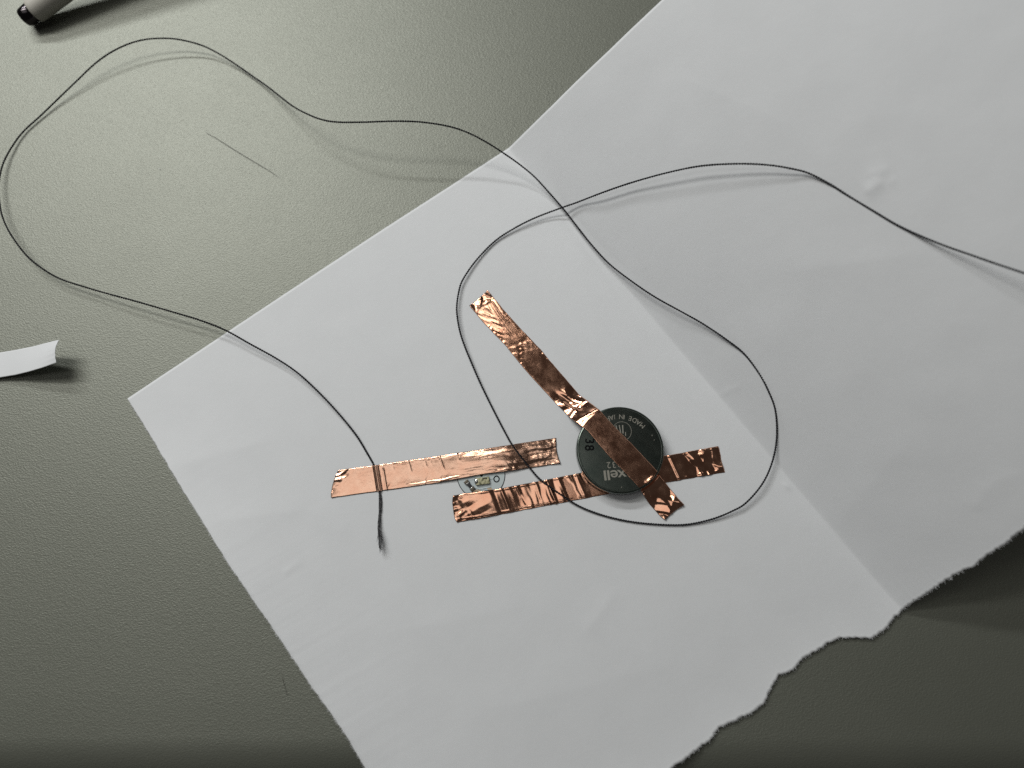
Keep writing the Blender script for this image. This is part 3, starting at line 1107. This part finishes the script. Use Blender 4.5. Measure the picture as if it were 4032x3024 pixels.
def build_thread():
    c = catmull(TH, 10)
    off = np.maximum(c[:, 2], 0.25) * MM
    pts = np.array([Hs(x, y, o_) for x, y, o_ in zip(c[:, 0], c[:, 1], off)])
    # even out the height along the thread where it spans the fold
    d = np.concatenate([[0], np.cumsum(np.linalg.norm(np.diff(pts, axis=0), axis=1))])
    z = pts[:, 2].copy()
    zs = z.copy()
    for i in range(len(z)):
        w = np.exp(-((d - d[i]) / 0.0035) ** 2)
        zs[i] = (w * z).sum() / w.sum()
    floor = np.array([surf(p[0], p[1]) for p in pts]) + 0.00024
    floor[:] = np.where(c[:, 2] <= 0.33, z, floor)
    z2 = np.maximum(zs, floor)
    pts = np.array([P(x, y, zz) for x, y, zz in zip(c[:, 0], c[:, 1], z2)])
    total = np.sum(np.linalg.norm(np.diff(pts, axis=0), axis=1))
    n = int(total / 0.000135)
    path = resample(pts, n)
    t = np.gradient(path, axis=0); t /= np.linalg.norm(t, axis=1)[:, None]
    a = np.cross(t, np.array([0, 0, 1.0])); a /= np.linalg.norm(a, axis=1)[:, None]
    b = np.cross(a, t)
    s = np.arange(n) * total / n
    ph = 2 * math.pi * s / 0.00115 + 1.4 * fbm(s / 0.012, 0.3, 401, 2)
    # loosely wound: the twist opens and tightens along the thread
    hr = 0.000118 * (1 + 0.22 * fbm(s / 0.006, 2.2, 402, 2))
    parts = []
    for k in range(2):
        q = ph + math.pi * k
        off_ = a * (np.cos(q) * hr)[:, None] + b * (np.sin(q) * hr)[:, None]
        parts.append(tube(path + off_, 0.000124 * (1 + 0.12 * fbm(s / 0.002, 5 + k, 403, 2)), 6))
    v, f = merge(parts)
    th = obj('conductive_thread', v, f, M_THREAD, smooth=True,
             label='loose twisted black thread looping across table and paper', cat='thread')
    th.data.materials.append(M_PLY)
    hf = len(f) // 2
    th.data.polygons.foreach_set('material_index', [0] * hf + [1] * (len(f) - hf))
    # flyaway fuzz
    rng = np.random.RandomState(9)
    parts = []
    for _ in range(420):
        i = rng.randint(20, n - 20)
        q = rng.uniform(0, 2 * math.pi)
        o_ = a[i] * math.cos(q) + b[i] * math.sin(q)
        d_ = o_ * rng.uniform(.4, 1) + t[i] * rng.normal(0, .8)
        d_ /= np.linalg.norm(d_)
        p0_ = path[i] + o_ * 0.00016
        L_ = rng.uniform(0.15, 0.55) * MM
        end = p0_ + d_ * L_ + t[i] * rng.normal(0, .25) * L_
        end[2] = max(end[2], float(surf(end[0], end[1])) + 0.00012)
        parts.append(tube([p0_ - o_ * 0.00008, p0_ + d_ * L_ * .5, end], [0.000014, 0.000012, 0.000007], 3, False))
    v, f = merge(parts)
    obj('fuzz', v, f, M_THREAD, th, kind='stuff')
    # frayed tip: the plies open into single fibres that lift towards the viewer
    rng = np.random.RandomState(5)
    parts = []
    for k in range(34):
        side = -1 if k % 2 else 1
        r0 = side * 4.2 + rng.normal(0, 1.4); tip = rng.normal(0, 3.5 if k > 5 else 9); ph = rng.normal(0, 0.25)
        end = rng.uniform(2108, 2180)
        zt = rng.uniform(0.2, 1.7)
        pl = []
        for u in np.linspace(0, 1, 26):
            y = 1930 + (end - 1930) * u
            split = math.sin(math.pi * min(1.0, u / 0.72)) * math.cos(2.2 * u * math.pi * 0.55 + ph)
            kink = 2.6 * math.sin(u * 6.5 + 0.4) - 3.0 * math.exp(-((u - 0.72) / 0.07) ** 2)
            x = 1494.5 + r0 * split + kink + (tip + 2) * max(0, (u - 0.70) / 0.30) ** 1.6 + 1.6 * math.cos(k * 2.4) * min(1, 4 * u)
            zz = (0.30 + 0.35 * u + 0.10 * abs(math.sin(k * 1.7)) + zt * u ** 2.4) * MM + 0.00005 * rng.normal()
            pl.append(P(x, y, PAPER_Z + zz))
        pl = catmull(pl, 2)
        parts.append(tube(pl, np.linspace(0.000085, 0.00004, len(pl)), 5))
    v, f = merge(parts)
    obj('frayed_tip', v, f, M_FIBRE, th, smooth=True, label='frayed grey fibres at the thread end')


build_thread()

# ------------------------------------------------------------------ curled paper strip at the side


def build_strip():
    top = [(-160, 1418), (-60, 1400), (0, 1388), (60, 1378), (130, 1364), (190, 1348), (231, 1338)]
    bot = [(-160, 1503), (-60, 1496), (0, 1486), (60, 1476), (110, 1464), (165, 1448), (223, 1428)]
    hz = [0.15, 0.5, 1.05, 1.9, 3.2, 4.6, 5.8]
    n, m = 120, 28
    tp = resample(np.column_stack([top, hz]), n)
    bt = resample(np.column_stack([bot, hz]), n)
    V = np.zeros((n, m, 3))
    for j in range(m):
        t = j / (m - 1)
        nib = 0.10 * fbm(np.array([t * 9.0]), np.array([0.3]), 91, 4)[0] * 14
        bow = -10 * math.sin(t * math.pi)
        for i in range(n):
            k = max(0.0, (i / (n - 1) - 0.8) / 0.2)
            q = tp[i] * (1 - t) + bt[i] * t
            V[i, j] = P(q[0] + k * (nib * 2.2 + bow), q[1], PAPER_Z + q[2] * MM * (1 + 0.04 * math.sin(t * 3.1)))
    Vt = V.reshape(-1, 3); N = len(Vt)
    lo = Vt.copy(); lo[:, 2] -= 0.00009
    F = [tuple(q) for q in grid_faces(n, m)]
    F2 = [(a + N, d + N, c + N, b + N) for a, b, c, d in F]
    rim = [i * m for i in range(n)] + [(n - 1) * m + j for j in range(1, m)] + [i * m + m - 1 for i in range(n - 2, -1, -1)] + [j for j in range(m - 2, 0, -1)]
    R = [(rim[k], rim[(k + 1) % len(rim)], rim[(k + 1) % len(rim)] + N, rim[k] + N) for k in range(len(rim))]
    o = obj('paper_strip', np.concatenate([Vt, lo]), F + F2 + R, M_PAPER, smooth=True,
            label='narrow white strip of backing paper with its ragged end curling up off the table', cat='paper strip')
    bm = bmesh.new(); bm.from_mesh(o.data)
    bmesh.ops.recalc_face_normals(bm, faces=bm.faces)
    bm.to_mesh(o.data); bm.free()


build_strip()

# ------------------------------------------------------------------ pen


def build_pen():
    az, el = math.radians(31), math.radians(12)
    R = 0.0031
    ax = np.array([math.cos(el) * math.cos(az), math.cos(el) * math.sin(az), math.sin(el)])
    side = np.array([-math.sin(az), math.cos(az), 0])
    upv = np.cross(ax, side)
    tip = P(92, 74, 0.0029)
    org = tip
    e = empty('pen', P(110, 90, 0.0), 'white pen with dark metal end, leaning up off the table', 'pen')

    def along(prof, name, m, seg=64):
        v, f = lathe(prof, seg)
        w = org + v[:, 0:1] * side + v[:, 1:2] * upv + v[:, 2:3] * ax
        return obj(name, w, f, m, e)

    along([(0, 0), (0.0016, 0.0), (0.0021, 0.0002), (0.00235, 0.0007), (0.0026, 0.0040), (0, 0.0040)], 'metal_end', M_CHROME)
    pr = [(0, 0.0034), (0.0026, 0.0034), (0.00285, 0.00342), (0.0030, 0.0036), (R, 0.0044), (R * 1.03, 0.012), (R * 1.05, 0.06), (R * 1.02, 0.130), (R * .8, 0.138), (0, 0.139)]
    along(pr, 'barrel', M_PEN)


build_pen()

# ------------------------------------------------------------------ hairs and specks


def hair(name, pts, r, label, m=M_HAIR, lift=0.00006, cat='hair'):
    c = catmull(pts, 8)
    p = np.array([Hs(x, y, lift) for x, y in c])
    k = np.linspace(0, 1, len(p))
    v, f = tube(p, r * (0.35 + 0.65 * np.sin(np.clip(k * 0.9 + 0.1, 0, 1) * math.pi) ** 0.6) , 6)
    obj(name, v, f, m, smooth=True, label=label, cat=cat)


hair('hair', [(812, 522), (850, 543), (900, 575), (960, 612), (1020, 648), (1065, 675), (1098, 698)], 0.000055,
     'dark straight hair lying on the open table inside the thread loop')
hair('hair', [(1110, 2663), (1117, 2690), (1125, 2718), (1131, 2740)], 0.000028, 'short fine hair on the table beside the torn paper edge')
hair('hair', [(3372, 640), (3388, 625), (3402, 614), (3416, 612)], 0.00005, 'tiny curved hair on the raised half of the paper')
hair('hair', [(1130, 2258), (1150, 2238), (1178, 2218)], 0.000018, 'very fine fibre on the paper near its long torn edge')


def speck(x, y, rx, ry, rot, m, label, seed):
    bm = bmesh.new()
    bmesh.ops.create_icosphere(bm, subdivisions=2, radius=1.0)
    bm.verts.index_update()
    v = np.array([q.co[:] for q in bm.verts])
    f = [tuple(k.index for k in q.verts) for q in bm.faces]
    bm.free()
    v = v * (1 + 0.5 * fbm(v[:, 0] * 1.5 + 3 * seed, v[:, 1] * 1.5 + v[:, 2], seed, 2))[:, None] * np.array([rx, ry, min(rx, ry) * 0.5])
    c = Hs(x, y, min(rx, ry) * 0.35)
    obj('speck', xform(v, c, rot), f, m, smooth=True, label=label, cat='speck', group='specks of dirt')


speck(3088, 307, 0.00028, 0.00010, -0.9, M_SPECK, 'dark elongated speck on the raised half of the paper near its straight edge', 1)
speck(3712, 404, 0.00022, 0.00018, 0.2, M_SPECK, 'dark round speck on the raised half of the paper beyond the tiny curved hair', 2)
speck(3478, 1685, 0.00022, 0.00010, -0.3, M_SPECK, 'dark flat speck on the raised half of the paper beside the big thread loop', 3)
speck(1272, 2003, 0.00022, 0.00017, 0.4, M_SMUDGE, 'tan crumb beside the slanted end of the long copper tape', 4)
speck(628, 664, 0.00016, 0.00010, 0.3, M_PAPER, 'pale dust crumb on the bare table inside the thread loop', 7)
speck(1995, 1488, 0.00009, 0.00009, 0.0, M_SPECK, 'tiny dark dot on the paper inside the small thread loop', 5)
